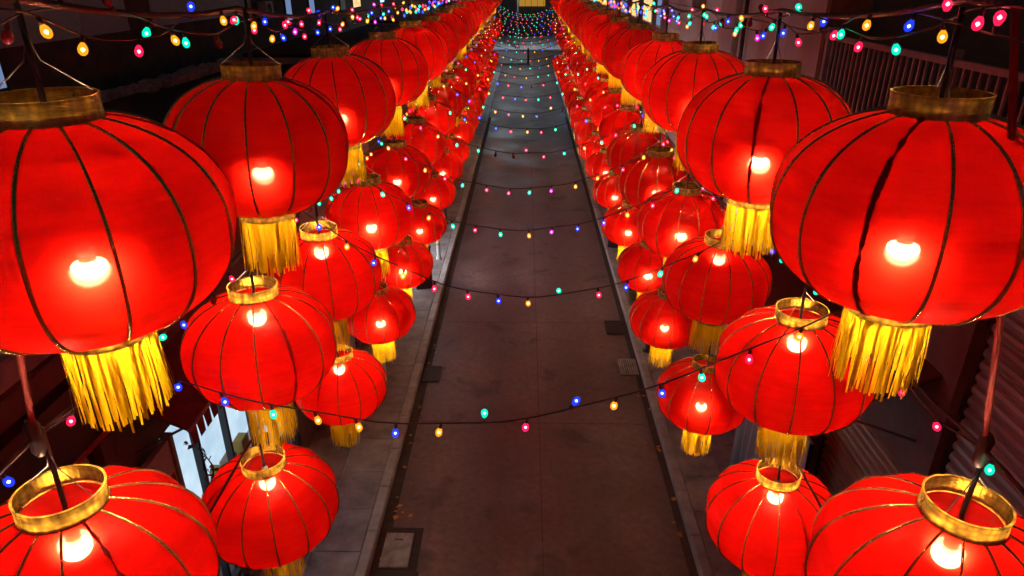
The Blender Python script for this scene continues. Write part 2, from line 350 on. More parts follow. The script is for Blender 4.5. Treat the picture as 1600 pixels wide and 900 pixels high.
SIDE = {-1: 'left', 1: 'right'}

# ------------------------------------------------------------------ the ground
KL, KR = -2.10, 2.44          # kerb lines
FL, FR = -3.55, 3.80          # shop fronts
g = MB().box(-250, 250, -120, 420, -.3, -.154); struct(g.obj('ground', 'dirt'))
road = MB(); road.box(KL - .02, KR + .02, -6, 62, -.25, -.13); road.box(-40, 40, 62.01, 78, -.25, -.13)
struct(road.obj('road', 'asphalt'))
# joints cut across the road, gutters, long seam
def sheet(x0, x1, y0, y1, z): return MB().add([(x0, y0, z), (x1, y0, z), (x1, y1, z), (x0, y1, z)], [(0, 1, 2, 3)])
rd = bpy.data.objects['road']
for y in (10.4, 14.4, 23.5, 31.0): sheet(KL + .25, KR - .18, y, y + .016, -.126).obj('joint', 'joint_tar', rd)
sheet(KL + .001, KL + .17, -5, 40, -.125).obj('gutter', 'dirt', rd)
sheet(KR - .12, KR - .001, -5, 40, -.125).obj('gutter', 'dirt', rd)
sheet(.30, .311, -5, 30, -.122).obj('seam', 'joint_tar', rd)
# pavements with slabs and kerb stones
rs = random.Random(3)
for s, k, f in ((-1, KL, FL), (1, KR, FR)):
    pv = MB(); pv.box(k + s * .16, f + s * .6, -6, 61.8, -.25, -.012)
    p = struct(pv.obj('pavement', 'concrete'))
    w = abs(f - k) - .16; x0 = k + s * .165; y = -1.0
    while y < 26:
        L = .78 + rs.random() * .1; cols = ((0, .52), (.528, 1.0))
        for a, b in cols:
            dz = rs.uniform(-.003, .004)
            MB().bbox(x0 + s * a * w, x0 + s * (b * w - .008), y, y + L - .012, -.02, .012 + dz, .006).obj('paving_slab', 'slab', p)
        y += L
    far = MB(); far.box(x0, x0 + s * w, y, 61.7, -.02, .012); far.obj('far_paving', 'slab', p)
    y = -1.0
    while y < 30:
        L = .95
        MB().bbox(k, k + s * .155, y, y + L - .012, -.2, .02 + rs.uniform(-.004, .004), .018).obj('kerb_stone', 'kerb_stone', p)
        y += L
    MB().box(k, k + s * .155, y, 61.7, -.2, .02).obj('far_kerb', 'kerb_stone', p)
pl = MB(); pl.box(-40, 40, 78.02, 130, -.25, -.02); struct(pl.obj('pavement', 'panel_pale'))

# ------------------------------------------------------------------ drains, covers, leaves
def grate(x0, x1, y0, y1, label, matn):
    e = empty('drain_grate', ((x0 + x1) / 2, (y0 + y1) / 2, -.121)); tag(e, label, 'drain grate')
    w, h = (x1 - x0) / 2, (y1 - y0) / 2
    fr = MB(); fr.box(-w, w, -h, -h + .035, 0, .02); fr.box(-w, w, h - .035, h, 0, .02); fr.box(-w, -w + .035, -h + .035, h - .035, 0, .02); fr.box(w - .035, w, -h + .035, h - .035, 0, .02)
    fr.obj('frame', matn, e)
    MB().box(-w + .03, w - .03, -h + .03, h - .03, -.003, .002).obj('sump', 'rubber', e)
    nb = 7
    for i in range(nb):
        x = -w + .035 + (i + .5) * (2 * w - .07) / nb
        MB().box(x - .014, x + .014, -h + .035, h - .035, .003, .017).obj('bar', matn, e)
grate(-2.06, -1.70, 11.75, 12.35, 'dark iron drain grate in the road by the left kerb', 'iron')
grate(1.92, 2.32, 13.85, 14.5, 'dark iron drain grate by the right kerb, farther from the camera', 'iron')
grate(2.02, 2.40, 12.1, 12.72, 'pale dusty drain grate by the right kerb, nearer the camera', 'pale_cover')
def cover(x0, x1, y0, y1, label):
    e = empty('cover_slab', ((x0 + x1) / 2, (y0 + y1) / 2, -.121)); tag(e, label, 'cover slab')
    w, h = (x1 - x0) / 2, (y1 - y0) / 2
    MB().box(-w - .05, w + .12, -h - .05, h + .12, -.001, .004).obj('surround', 'dirt', e)
    MB().bbox(-w, w, -h, h, .004, .03, .01).obj('lid', 'pale_cover', e)
    q = MB(); q.tube([(-.06, h * .5, .03), (-.05, h * .5, .05), (.05, h * .5, .05), (.06, h * .5, .03)], .007, 5); q.obj('lifting_ring', 'iron', e)
cover(-1.99, -1.58, 6.98, 7.62, 'square pale concrete cover slab in the road by the left kerb')
cover(-1.97, -1.54, 6.2, 6.8, 'second pale cover slab at the bottom edge beside the left kerb')
def leaf_mesh(seed):
    r = random.Random(seed); m = MB(); L = .075; W = .03
    vs = []; 
    for i in range(5):
        t = i / 4; w = W * sin(pi * min(.97, t * .9 + .06)) * (.8 + .4 * r.random()); z = .012 * sin(t * 3 + seed) + .012
        vs += [(-w, t * L, z + .012 * r.random()), (0, t * L, z), (w, t * L, z + .012 * r.random())]
    fs = []
    for i in range(4):
        a = i * 3; fs += [(a, a + 1, a + 4, a + 3), (a + 1, a + 2, a + 5, a + 4)]
    m.add(vs, fs); return m.mesh('leaf', 'leaf')
LEAF = [leaf_mesh(i) for i in range(4)]
rl = random.Random(11)
for i in range(34):
    left = i < 22
    x = KL + abs(rl.gauss(.02, .12)) + .05 if left else KR - abs(rl.gauss(.02, .12)) - .05
    y = rl.uniform(6.2, 13.5) if left else rl.uniform(6.4, 12)
    o = link('fallen_leaf', LEAF[i % 4], None, (x, y, -.121), (rl.uniform(-.2, .2), rl.uniform(-.2, .2), rl.uniform(0, 6.28)))
    q = rl.uniform(.8, 1.5); o.scale = (q, q, q)
    tag(o, 'dry orange leaf lying in the gutter along the %s kerb' % SIDE[-1 if left else 1], 'leaf', 'dry leaves in the %s gutter' % SIDE[-1 if left else 1])

# ------------------------------------------------------------------ buildings
def slats(name, parent, x, s, y0, y1, z0, z1, matn, singly, pitch=.11):
    """A roller shutter lying in the plane x, horizontal curved slats."""
    sh = MB(); sh.box(x, x + s * .02, y0, y1, z0, z1); so = sh.obj(name, matn, parent)
    n = int((z1 - z0) / pitch); joined = MB()
    for i in range(n):
        z = z0 + i * pitch
        prof = [(0, .004), (-.022, .02), (-.03, .05), (-.022, .08), (0, .1)]
        vs = []; fs = []
        for y in (y0 + .004, y1 - .004):
            for (dx, dz) in prof: vs.append((x + s * (dx - .002), y, z + dz * pitch / .11))
        for k in range(4): fs.append((k, k + 1, k + 6, k + 5))
        fs += [(0, 1, 2, 3, 4), (9, 8, 7, 6, 5)]
        if singly: MB().add(vs, fs, 0, False).obj('slat', matn, so)
        else: joined.add(vs, fs)
    if not singly: q = joined.obj('slat_set', matn, so)
    for y in (y0 - .05, y1): MB().box(x - s * .04, x + s * .03, y, y + .05, z0, z1).obj('guide_rail', 'dark_paint', so)
    return so
def window(parent, x, s, y0, y1, z0, z1, inner, nmull=3, frame='dark_paint', depth=.9):
    """A shop window: frame, mullions, panes and a lit display wall behind."""
    wf = MB(); t = .06
    wf.box(x - s * .03, x + s * .06, y0, y1, z0, z0 + t); wf.box(x - s * .03, x + s * .06, y0, y1, z1 - t, z1)
    wf.box(x - s * .03, x + s * .06, y0, y0 + t, z0 + t, z1 - t); wf.box(x - s * .03, x + s * .06, y1 - t, y1, z0 + t, z1 - t)
    w = wf.obj('window', frame, parent)
    n = nmull + 1; wd_ = (y1 - y0 - 2 * t) / n
    for i in range(n):
        a = y0 + t + i * wd_
        if i: MB().box(x - s * .025, x + s * .055, a - .025, a + .025, z0 + t, z1 - t).obj('mullion', frame, w)
        MB().add([(x + s * .02, a + .026, z0 + t), (x + s * .02, a + wd_ - .026, z0 + t), (x + s * .02, a + wd_ - .026, z1 - t), (x + s * .02, a + .026, z1 - t)], [(0, 1, 2, 3)]).obj('pane', 'pane_glass', w)
    bx = MB(); bx.box(x + s * depth * .38, x + s * depth * .4, y0 + .02, y1 - .02, z0 + .02, z1 - .02)
    bx.obj('lit_display', inner, w)
    return w
def awning(parent, x, s, y0, y1, z, proj, drop, matn):
    a = MB(); n = 10
    for i in range(n):
        ya = y0 + (y1 - y0) * i / n; yb = y0 + (y1 - y0) * (i + 1) / n; sag = .012 * (i % 2)
        a.add([(x, ya, z), (x, yb, z), (x - s * proj, yb, z - drop - sag), (x - s * proj, ya, z - drop - sag),
               (x, ya, z - .03), (x, yb, z - .03), (x - s * proj, yb, z - drop - sag - .03), (x - s * proj, ya, z - drop - sag - .03)],
              [(0, 1, 2, 3), (7, 6, 5, 4)])
        a.add([(x - s * proj, ya, z - drop), (x - s * proj, yb, z - drop), (x - s * (proj + .01), yb - .02, z - drop - .2), (x - s * (proj + .01), ya + .02, z - drop - .2)], [(0, 1, 2, 3)])
    o = a.obj('awning', matn, parent)
    b = MB(); b.tube([(x - s * proj, y0, z - drop - .02), (x - s * proj, y1, z - drop - .02)], .02, 6); b.obj('front_bar', 'rail_paint', o)
    for y in (y0 + .1, y1 - .1):
        c = MB(); c.tube([(x, y, z - drop - .35), (x - s * proj * .95, y, z - drop - .02)], .014, 5); c.obj('arm', 'rail_paint', o)
    return o
def shop(name, s, y0, y1, top, items, wallmat, label, cat='shop', depth=5.0, parapet=True):
    """One building: facade pieces round its openings, side walls, roof."""
    x = FL if s < 0 else FR
    e = empty(name, (0, 0, 0)); tag(e, label, cat)
    # facade: piers between openings, lintel and sill pieces
    w = MB(); cur = y0 + .004
    for it in sorted(items, key=lambda i: i['y'][0]):
        a, b = it['y']; za, zb = it['z']
        if a > cur + .001: w.box(x, x + s * .25, cur, a, 0, top)
        if za > .01: w.box(x, x + s * .25, a, b, 0, za)
        w.box(x, x + s * .25, a, b, zb, top)
        cur = b
    w.box(x, x + s * .25, cur, y1 - .004, 0, top)
    w.box(x + s * .25, x + s * depth, y0 + .004, y0 + .12, 0, top); w.box(x + s * .25, x + s * depth, y1 - .12, y1 - .004, 0, top)
    w.box(x + s * (depth - .2), x + s * depth, y0 + .12, y1 - .12, 0, top)
    w.obj('wall', wallmat, e)
    MB().box(x + s * .01, x + s * depth, y0 + .004, y1 - .004, top + .002, top + .12).obj('roof', 'roof_felt', e)
    if parapet:
        y = y0 + .02; q = None
        while y < y1 - .1:
            L = min(1.3, y1 - y - .01)
            MB().bbox(x - s * .10, x + s * .28, y, y + L - .015, top + .122, top + .30 + random.uniform(-.006, .006), .02).obj('coping_stone', 'concrete', e); y += L
    for it in items:
        a, b = it['y']; za, zb = it['z']; k = it['k']
        if k == 'shutter': slats('shutter', e, x + s * .12, s, a + .06, b - .06, za, zb, it.get('m', 'shutter_brown'), it.get('singly', False), it.get('pitch', .11))
        elif k == 'window': window(e, x + s * .06, s, a + .005, b - .005, za, zb - .003, it['inner'], it.get('n', 3), it.get('frame', 'dark_paint'))
        elif k == 'door':
            d = MB(); d.box(x + s * .12, x + s * .17, a + .01, b - .01, za, zb); dd = d.obj('door', it.get('m', 'dark_paint'), e)
            h = MB(); h.tube([(x + s * .08, b - .15, 1.0), (x + s * .08, b - .15, 1.3)], .015, 6); h.obj('handle', 'steel_wire', dd)
            MB().box(x + s * .112, x + s * .119, a + .12, b - .25, 1.2, zb - .2).obj('pane', it.get('inner', 'pane_glass'), dd)
    return e
def O(k, y0, y1, z0, z1, **kw): return dict(k=k, y=(y0, y1), z=(z0, z1), **kw)

# left side, single storey
A = shop('shop_building', -1, -2.5, 4.75, 4.75, [O('shutter', .6, 4.6, 0, 3.9, singly=True)], 'dark_wall', 'single storey shop with brown roller shutter below the nearest left lanterns')
x = FL
MB().box(x - .02 + .14, x, -2.4, 4.65, 4.0, 4.55).obj('fascia', 'dark_paint', A)
q = MB(); q.tube([(x + .17, -2.4, 4.02), (x + .17, 4.7, 4.02)], .018, 6); q.obj('conduit', 'red_cord', A)  # red light falling on the conduit is put into its colour
B = shop('shop_building', -1, 4.75, 10.2, 4.7, [O('window', 5.35, 8.9, .45, 3.3, inner='interior_cool', n=4), O('door', 9.05, 9.95, .0, 2.6, m='dark_wall')], 'dark_wall', 'shop with tall bluish lit window under a dark red awning on the left')
rg = random.Random(8)
for z in (.95, 1.5):
    sh_ = MB().box(x - .16, x - .34, 5.42, 8.84, z, z + .025).obj('shelf', 'white_paint', B)
    yy = 5.5
    while yy < 8.7:
        w_ = rg.uniform(.08, .24); h_ = rg.uniform(.1, .34)
        MB().bbox(x - .19, x - .32, yy, yy + w_, z + .026, z + .026 + h_, .012).obj('packet', rg.choice(['sign_red', 'sign_tan', 'white_paint', 'leaf_green', 'yellow_paint', 'panel_pale', 'dark_paint']), sh_)
        yy += w_ + rg.uniform(.1, .7)
awning(B, x, -1, 4.9, 6.3, 4.05, .6, .3, 'awning_red')
C_ = shop('shop_building', -1, 10.2, 15.4, 4.9, [O('shutter', 10.6, 13.0, 0, 3.2, m='shutter_grey'), O('window', 13.4, 15.0, .6, 2.9, inner='interior_warm', n=1)], 'plaster', 'plaster shop with grey shutter and small warm window on the left')
D_ = shop('shop_building', -1, 15.4, 21.5, 4.8, [O('window', 15.8, 19.6, .3, 3.2, inner='interior_white', n=4), O('door', 20, 20.9, 0, 2.5)], 'dark_wall', 'left shop with bright white window lighting the pavement slabs')
E_ = shop('shop_building', -1, 21.5, 29, 5.1, [O('shutter', 22, 25, 0, 3.2), O('shutter', 25.4, 28.5, 0, 3.2, m='shutter_grey')], 'plaster', 'left shop with two closed shutters side by side')
F_ = shop('shop_building', -1, 29, 39, 4.8, [O('window', 29.6, 32.5, .4, 3, inner='interior_warm', n=2), O('shutter', 33, 38.4, 0, 3.2)], 'dark_wall', 'left shop half way down the street, warm window beside a wide shutter')
G_ = shop('shop_building', -1, 39, 50, 5.0, [O('window', 40, 45.5, .3, 3.2, inner='interior_cool', n=5), O('window', 46, 49.4, .3, 3.2, inner='interior_cool', n=3)], 'plaster', 'distant left shop with long cool white windows')
H_ = shop('shop_building', -1, 50, 61.5, 4.8, [O('shutter', 51, 55, 0, 3.2, m='shutter_grey'), O('window', 56, 60.5, .3, 3.2, inner='interior_cool', n=3)], 'dark_wall', 'last shop on the left before the far junction')
awning(E_, x, -1, 22, 28.5, 3.7, .8, .3, 'awning_dark')
# right side: two storeys
xr = FR
RA = shop('balcony_building', 1, -2.5, 9.3, 5.55, [O('shutter', 2.9, 5.15, 0, 5.1, m='shutter_grey', singly=True, pitch=.12), O('door', 7.55, 8.6, 0, 2.6, m='dark_wall'), O('shutter', 5.5, 7.3, 0, 2.9, m='shutter_brown')], 'dark_wall', 'building on the right with a railed balcony over grey shutters', 'building', depth=7, parapet=False)
awning(RA, xr, 1, 5.35, 9.0, 4.1, .95, .45, 'awning_dark')
MB().box(xr - .03, xr + .10, 2.70, 2.80, 0, 5.2).obj('white_post', 'white_paint', RA)
rail = MB(); rail.box(xr - .03, xr + .03, -2.4, 9.2, 6.66, 6.72); rr_ = rail.obj('railing', 'rail_paint', RA)
MB().box(xr - .02, xr + .02, -2.4, 9.2, 5.80, 5.84).obj('bottom_rail', 'rail_paint', rr_)
bal = MB(); bal.box(xr - .011, xr + .011, -.011, .011, 5.84, 6.66); balm = bal.mesh('baluster', 'rail_paint')
for i in range(96): link('baluster', balm, rr_, (0, -2.3 + i * .12, 0))
for y in (-2.3, .6, 3.5, 6.4, 9.1): MB().box(xr - .04, xr + .04, y - .04, y + .04, 5.68, 6.80).obj('rail_post', 'rail_paint', rr_)
up = MB(); up.box(xr + 3.2, xr + 3.4, -2.4, 9.29, 5.70, 9.2); up.obj('upper_wall', 'dark_wall', RA)
MB().box(xr + 3.0, xr + 3.2, -2.4, 9.2, 6.55, 6.85).obj('ledge', 'panel_pink', RA)
for i, (y, mm) in enumerate(((1.2, 'interior_warm'), (3.2, 'lit_dim_blue'), (5.4, 'lit_dim_blue'), (7.4, 'interior_warm'))):
    f = MB().box(xr + 3.12, xr + 3.19, y, y + 1.2, 6.9, 8.6).obj('window', 'dark_paint', RA)
    for j in range(3): MB().box(xr + 3.10, xr + 3.118, y + .1 + j * .36, y + .1 + j * .36 + (.07 if j != 1 else .05), 6.98, 8.5).obj('pane', mm, f)  # narrow glowing strips; the blue ones paint reflections on dark glass
RB = shop('panel_building', 1, 9.3, 20, 5.3, [O('window', 13.0, 15.6, .4, 3, inner='interior_warm', n=2), O('shutter', 9.8, 12.6, 0, 3.1, m='shutter_grey'), O('shutter', 16, 19.4, 0, 3.1)], 'plaster', 'two storey building on the right clad in pinkish wall panels', 'building', depth=7, parapet=False)
core = MB().box(xr + .06, xr + 6.9, 9.33, 19.95, 5.43, 10.5).obj('upper_wall', 'dark_wall', RB)
y = 9.36
for i, wdt in enumerate((1.25, 1.25, 1.25, 1.3, 1.25, 1.3, 1.4, 1.4)):
    for j in range(4):
        z = 5.46 + j * 1.26
        if (i, j) in ((5, 1), (3, 2)): continue
        MB().box(xr + .0, xr + .057, y, y + wdt - .018, z, z + 1.242).obj('panel', 'panel_pink', RB)
    y += wdt
q = MB(); q.tube([(xr - .1, 12.9, 3.2), (xr - .1, 12.9, 10.4)], .07, 10); q.obj('drain_pipe', 'white_paint', RB)
q = MB(); q.tube([(xr - .06, 12.55, 3.2), (xr - .06, 12.55, 10.4)], .035, 8); q.obj('drain_pipe', 'dark_paint', RB)
MB().box(xr - .02, xr + .5, 9.22, 9.335, 5.56, 10.5).obj('corner_post', 'clay', RB)
def upper(parent, y0, y1, z0, z1, matn, wins, s=1, x=None):
    xx = (FR if s > 0 else FL) if x is None else x
    MB().box(xx + s * .06, xx + s * 6, y0 + .05, y1 - .05, z0, z1).obj('upper_wall', matn, parent)
    for (a, b, za, zb, mm) in wins:
        f = MB().box(xx + s * .02, xx + s * .057, a, b, za, zb).obj('window', 'white_paint', parent)
        MB().box(xx + s * .012, xx + s * .019, a + .06, b - .06, za + .06, zb - .06).obj('pane', mm, f)
RC = shop('shop_building', 1, 20, 31, 5.3, [O('shutter', 20.6, 24, 0, 3.2), O('window', 24.6, 30.4, .4, 3, inner='interior_warm', n=3)], 'dark_wall', 'dark two storey building right of the street with yellow upper windows', 'building', parapet=False)
upper(RC, 20, 31, 5.43, 10, 'dark_wall', [(20.8, 21.5, 6, 7.6, 'lit_dim_blue'), (22.3, 24, 6, 7.6, 'interior_warm'), (25, 26.6, 6, 7.6, 'interior_warm'), (28, 29.6, 6, 7.6, 'lit_dim_blue')])
RD = shop('shop_building', 1, 31, 43, 5.3, [O('shutter', 31.6, 36, 0, 3.2, m='shutter_grey'), O('window', 37, 42.4, .4, 3, inner='interior_cool', n=3)], 'plaster', 'far right building with cool white shop window below', 'building', parapet=False)
upper(RD, 31, 43, 5.43, 10, 'plaster', [(32, 33.6, 6, 7.6, 'lit_dim_blue'), (35, 36.6, 6, 7.6, 'interior_warm'), (39, 40.6, 6, 7.6, 'lit_dim_blue')])
RE = shop('shop_building', 1, 43, 61.5, 5.3, [O('window', 44, 50, .3, 3.2, inner='interior_cool', n=5), O('window', 52, 58, .3, 3.2, inner='interior_cool', n=5)], 'dark_wall', 'last building on the right before the far junction, bright windows below', 'building', parapet=False)
upper(RE, 43, 61.5, 5.43, 10, 'dark_wall', [(45, 47, 6, 7.6, 'interior_warm'), (50, 52, 6, 7.6, 'lit_dim_blue'), (55, 57, 6, 7.6, 'interior_warm')])
# rubble coping wall behind the left roofs and taller building behind it
rub = empty('rubble_wall', (-8.9, 0, 0)); tag(rub, 'rough stone wall running behind the dark roofs on the left', 'wall')
rw = random.Random(5)
MB().box(-.25, .1, -3, 30, 0, 4.85).obj('wall', 'dark_wall', rub)
st = MB(); y = -3
while y < 30:
    for j in range(3):
        a = rw.uniform(.18, .34); cx, cz = rw.uniform(-.2, .25), 4.9 + j * .06 + rw.uniform(-.03, .05)
        n = 7; vs = [(cx + a * .6 * cos(2 * pi * i / n) * rw.uniform(.7, 1.1), y + a * .8 * sin(2 * pi * i / n) * rw.uniform(.7, 1.1), cz + zz) for zz in (-.1, .06) for i in range(n)] + [(cx, y, cz + .12)]
        st.add(vs, [(i, (i + 1) % n, n + (i + 1) % n, n + i) for i in range(n)] + [(n + i, n + (i + 1) % n, 2 * n) for i in range(n)])
    y += .22
so = st.obj('rubble_coping', 'rubble', rub); so['kind'] = 'stuff'
tb = empty('apartment_block', (-11.6, 0, 0)); tag(tb, 'tall pale panel clad block beyond the roofs at upper left', 'building')
MB().box(-6, -.07, -4, 30.5, 0, 12).obj('wall', 'dark_wall', tb)
y = -3.9
for i in range(15):
    wdt = 2.28
    if i in (4, 6, 11): MB().box(-.062, -.02, y, y + wdt * .6, 5.9, 11.9).obj('dark_strip', 'clay', tb)
    for j in range(3):
        ya = y + (wdt * .62 if i in (4, 6, 11) else 0)
        MB().box(-.062, 0, ya, y + wdt - .05, 5.9 + j * 2.0, 7.86 + j * 2.0).obj('panel', 'panel_pale', tb)
    y += wdt
f = MB().box(-.06, .03, 12.6, 15.6, 5.0, 5.85).obj('window', 'dark_paint', tb); MB().box(.031, .04, 12.7, 15.5, 5.1, 5.8).obj('pane', 'lit_dim_blue', f)
tb2 = empty('apartment_block', (-11.9, 0, 0)); tag(tb2, 'dark block with thin blue lit window strips at top left', 'building')
MB().box(-6, 0, 30.6, 92, 0, 12).obj('wall', 'dark_wall', tb2)
for i, (y, w_, mm) in enumerate(((31.2, .35, 'panel_pink'), (36.2, .8, 'lit_dim_blue'), (40.2, .9, 'lit_dim_blue'), (47, 1.2, 'panel_pink'), (50.5, 2.2, 'interior_warm'), (60, 1.6, 'lit_blue'), (66, 2.5, 'interior_warm'), (73, 2, 'lit_blue'), (82, 2.5, 'interior_warm'))):
    f = MB().box(.003, .06, y - .08, y + w_ + .08, 5.2, 8.6).obj('window', 'dark_paint', tb2)
    MB().box(.061, .07, y, y + w_, 5.3, 8.5).obj('pane', mm, f)
ac = empty('air_conditioner', (-11.85, 32.2, 5.6)); tag(ac, 'pale outdoor air conditioning box on the upper left wall', 'air conditioner')
MB().bbox(.06, .45, 0, .9, 0, .7, .02).obj('casing', 'panel_pink', ac)
q = MB(); q.lathe([(.02, .0), (.26, 0), (.28, .012), (.26, .02)], 20); qo = q.obj('fan_grille', 'dark_paint', ac); qo.location = (.452, .35, .35); qo.rotation_euler = (0, R(90), 0)
# the far end
fb = empty('end_building', (0, 96, 0)); tag(fb, 'dark building closing the far end with a yellow lit front', 'building')
MB().box(-26, 26, 0, 8, 0, 14).obj('wall', 'dark_wall', fb)
MB().box(-.9, 2.5, -.12, -.003, 3.6, 6.6).obj('lit_front', 'lit_yellow', fb)
for i in range(5): MB().box(-.9 + i * .8, -.86 + i * .8, -.16, -.121, 3.6, 6.6).obj('mullion', 'dark_paint', fb)
MB().box(-8, 8, -.4, -.003, 8, 8.5).obj('ledge', 'plaster', fb)
lw = empty('end_wall', (-1.4, 66, -.13)); tag(lw, 'low pale wall at the far left end of the street', 'wall')
MB().box(-1.6, 1.55, 0, .3, .05, 1.1).obj('wall', 'white_paint', lw)
MB().bbox(-1.65, 1.6, -.04, .34, 1.102, 1.2, .02).obj('coping', 'concrete', lw)
MB().box(1.56, 1.75, -.03, .33, .0, 1.3).obj('end_post', 'dark_paint', lw)
sg = empty('light_box_sign', (2.95, 47, .012)); tag(sg, 'upright bluish white light box on the far right pavement', 'sign')
MB().box(-.32, .32, -.1, .1, .12, 2.0).obj('casing', 'dark_paint', sg); MB().box(-.28, .28, -.118, -.101, .2, 1.92).obj('lit_face', 'lit_blue', sg); MB().box(-.38, .38, -.2, .2, 0, .118).obj('base', 'concrete', sg)
for lpos, lsgn, ltxt in (((-.85, 79, -.02), 1, 'grey post beyond the far end of the lantern rows, with an added lamp'), ((-2.9, 58, .012), 4, 'added lamp post on the far left pavement lighting the low pale wall')):
  lp = empty('post_with_added_lamp', lpos); tag(lp, ltxt, 'lamp post')
  q = MB(); q.tube([(0, 0, 0), (0, 0, 4.5), (0, 0, 9)], [.16, .11, .08], 10); q.obj('pole', 'rail_paint', lp)
  q = MB(); q.lathe([(.24, 0), (.24, .2), (.17, .3)], 12); q.obj('base', 'concrete', lp)
  q = MB(); q.tube([(0, 0, 8.8), (lsgn * .1, -.6, 9.2), (lsgn * .3, -1.6, 9.3)], .05, 8); q.obj('arm', 'rail_paint', lp)
  hd = MB().box(lsgn * .3 - .2, lsgn * .3 + .2, -2.2, -1.5, 9.25, 9.38).obj('added_lamp_head', 'rail_paint', lp); MB().box(lsgn * .3 - .17, lsgn * .3 + .17, -2.15, -1.55, 9.235, 9.249).obj('added_lamp_panel', 'added_street_light', hd)  # lamps added above the view to brighten the far end
# parked dark car on the far right
def car(loc, rz, label):
    e = empty('parked_car', loc, rz); tag(e, label, 'car')
    prof = [(-2.1, .35), (-2.12, .75), (-1.95, .98), (-1.3, 1.05), (-.75, 1.42), (.75, 1.45), (1.35, 1.02), (2.0, .92), (2.12, .7), (2.1, .35)]
    m = MB(); vs = []; n = len(prof)
    for xx, k in ((-.86, 1), (-.9, .0), (.9, .0), (.86, 1)): vs += [(xx * (1 if z < 1.06 else .86), y, z) for (y, z) in prof]
    fs = []
    for a in range(3):
        for i in range(n - 1): fs.append((a * n + i, a * n + i + 1, (a + 1) * n + i + 1, (a + 1) * n + i))
    fs += [tuple(range(n))[::-1], tuple(range(3 * n, 4 * n))]
    m.add(vs, fs); m.obj('body', 'car_paint', e)
    MB().add([(-.68, -1.28, 1.07), (.68, -1.28, 1.07), (.62, -.8, 1.40), (-.62, -.8, 1.40)], [(0, 1, 2, 3)]).obj('rear_window', 'rubber', e)
    for xx in (-.84, .84):
        for yy in (-1.35, 1.35):
            w = MB(); w.tube([(xx - .1, yy, .33), (xx + .1, yy, .33)], .33, 16); wo = w.obj('wheel', 'rubber', e)
            h = MB(); h.tube([(xx - .105, yy, .33), (xx + .105, yy, .33)], .18, 12); h.obj('rim', 'steel_wire', wo)
    for xx in (-.68, .68):
        MB().box(xx - .14, xx + .14, -2.14, -2.06, .72, .84).obj('tail_light', 'sign_red', e); MB().box(xx - .14, xx + .14, 2.05, 2.14, .66, .78).obj('headlight', 'white_plastic', e)
# things on the pavements
def post(loc, h, matn, label, r=.07, cat='bollard', capm=None):
    e = empty('bollard', loc); tag(e, label, cat)
    m = MB(); m.lathe([(r * 1.5, 0), (r * 1.5, .05), (r, .07), (r, h - .08), (r * 1.08, h - .06), (r * 1.0, h - .02), (r * .5, h), (0.001, h + .004)], 14); m.obj('shaft', matn, e)
    b = MB(); b.lathe([(r * 1.04, h * .7), (r * 1.06, h * .7), (r * 1.06, h * .8), (r * 1.04, h * .8)], 14); b.obj('band', capm or 'white_paint', e)
def cabinet(loc, w, d, h, matn, label, spot='sign_red'):
    e = empty('utility_cabinet', loc); tag(e, label, 'cabinet')
    MB().box(-w * .45, w * .45, -d * .45, d * .45, 0, .12).obj('plinth', 'dark_paint', e)
    MB().bbox(-w / 2, w / 2, -d / 2, d / 2, .121, h, .02).obj('casing', matn, e)
    MB().box(-w * .42, w * .42, -d / 2 - .008, -d / 2 - .001, .17, h - .08).obj('door', matn, e)
    MB().box(-.04, .04, -d / 2 - .014, -d / 2 - .009, h * .62, h * .62 + .08).obj('sticker', spot, e)
def aboard(loc, rz, w, h, matn, label, top='yellow_paint'):
    e = empty('pavement_sign', loc, rz); tag(e, label, 'sign')
    for sgn in (-1, 1):
        MB().add([(-w / 2, sgn * .25, 0), (w / 2, sgn * .25, 0), (w / 2, sgn * .02, h), (-w / 2, sgn * .02, h), (-w / 2, sgn * .22, 0), (w / 2, sgn * .22, 0), (w / 2, -sgn * .005, h), (-w / 2, -sgn * .005, h)],
                 [(0, 1, 2, 3), (4, 5, 6, 7), (0, 3, 7, 4), (1, 2, 6, 5)]).obj('board', matn, e)
    MB().box(-w / 2 - .01, w / 2 + .01, -.05, .05, h - .02, h + .04).obj('top_strip', top, e)
cabinet((-2.85, 11.3, .012), .34, .26, .72, 'white_paint', 'small white box cabinet with a red sticker on the left pavement')
aboard((-2.60, 16.2, .012), R(12), .42, 1.05, 'dark_paint', 'black folding board standing on the lit left pavement', 'dark_paint')
post((-2.42, 18.0, .012), .62, 'white_paint', 'white bollard with yellow band on the lit left pavement', .055, capm='yellow_paint')
post((-2.55, 21.0, .012), .85, 'dark_paint', 'thin black bollard farther along the left pavement', .06, capm='dark_paint')
cabinet((-2.75, 27.0, .012), .5, .35, 1.1, 'dark_paint', 'dark cabinet far along the left pavement', 'lit_dim_blue')
post((2.70, 12.9, .012), .75, 'dark_paint', 'squat black bollard beside the farther right drain grate', .085, capm='dark_paint')
post((2.98, 12.3, .012), .7, 'white_paint', 'pale bollard just behind the black one on the right pavement', .07, capm='steel_wire')
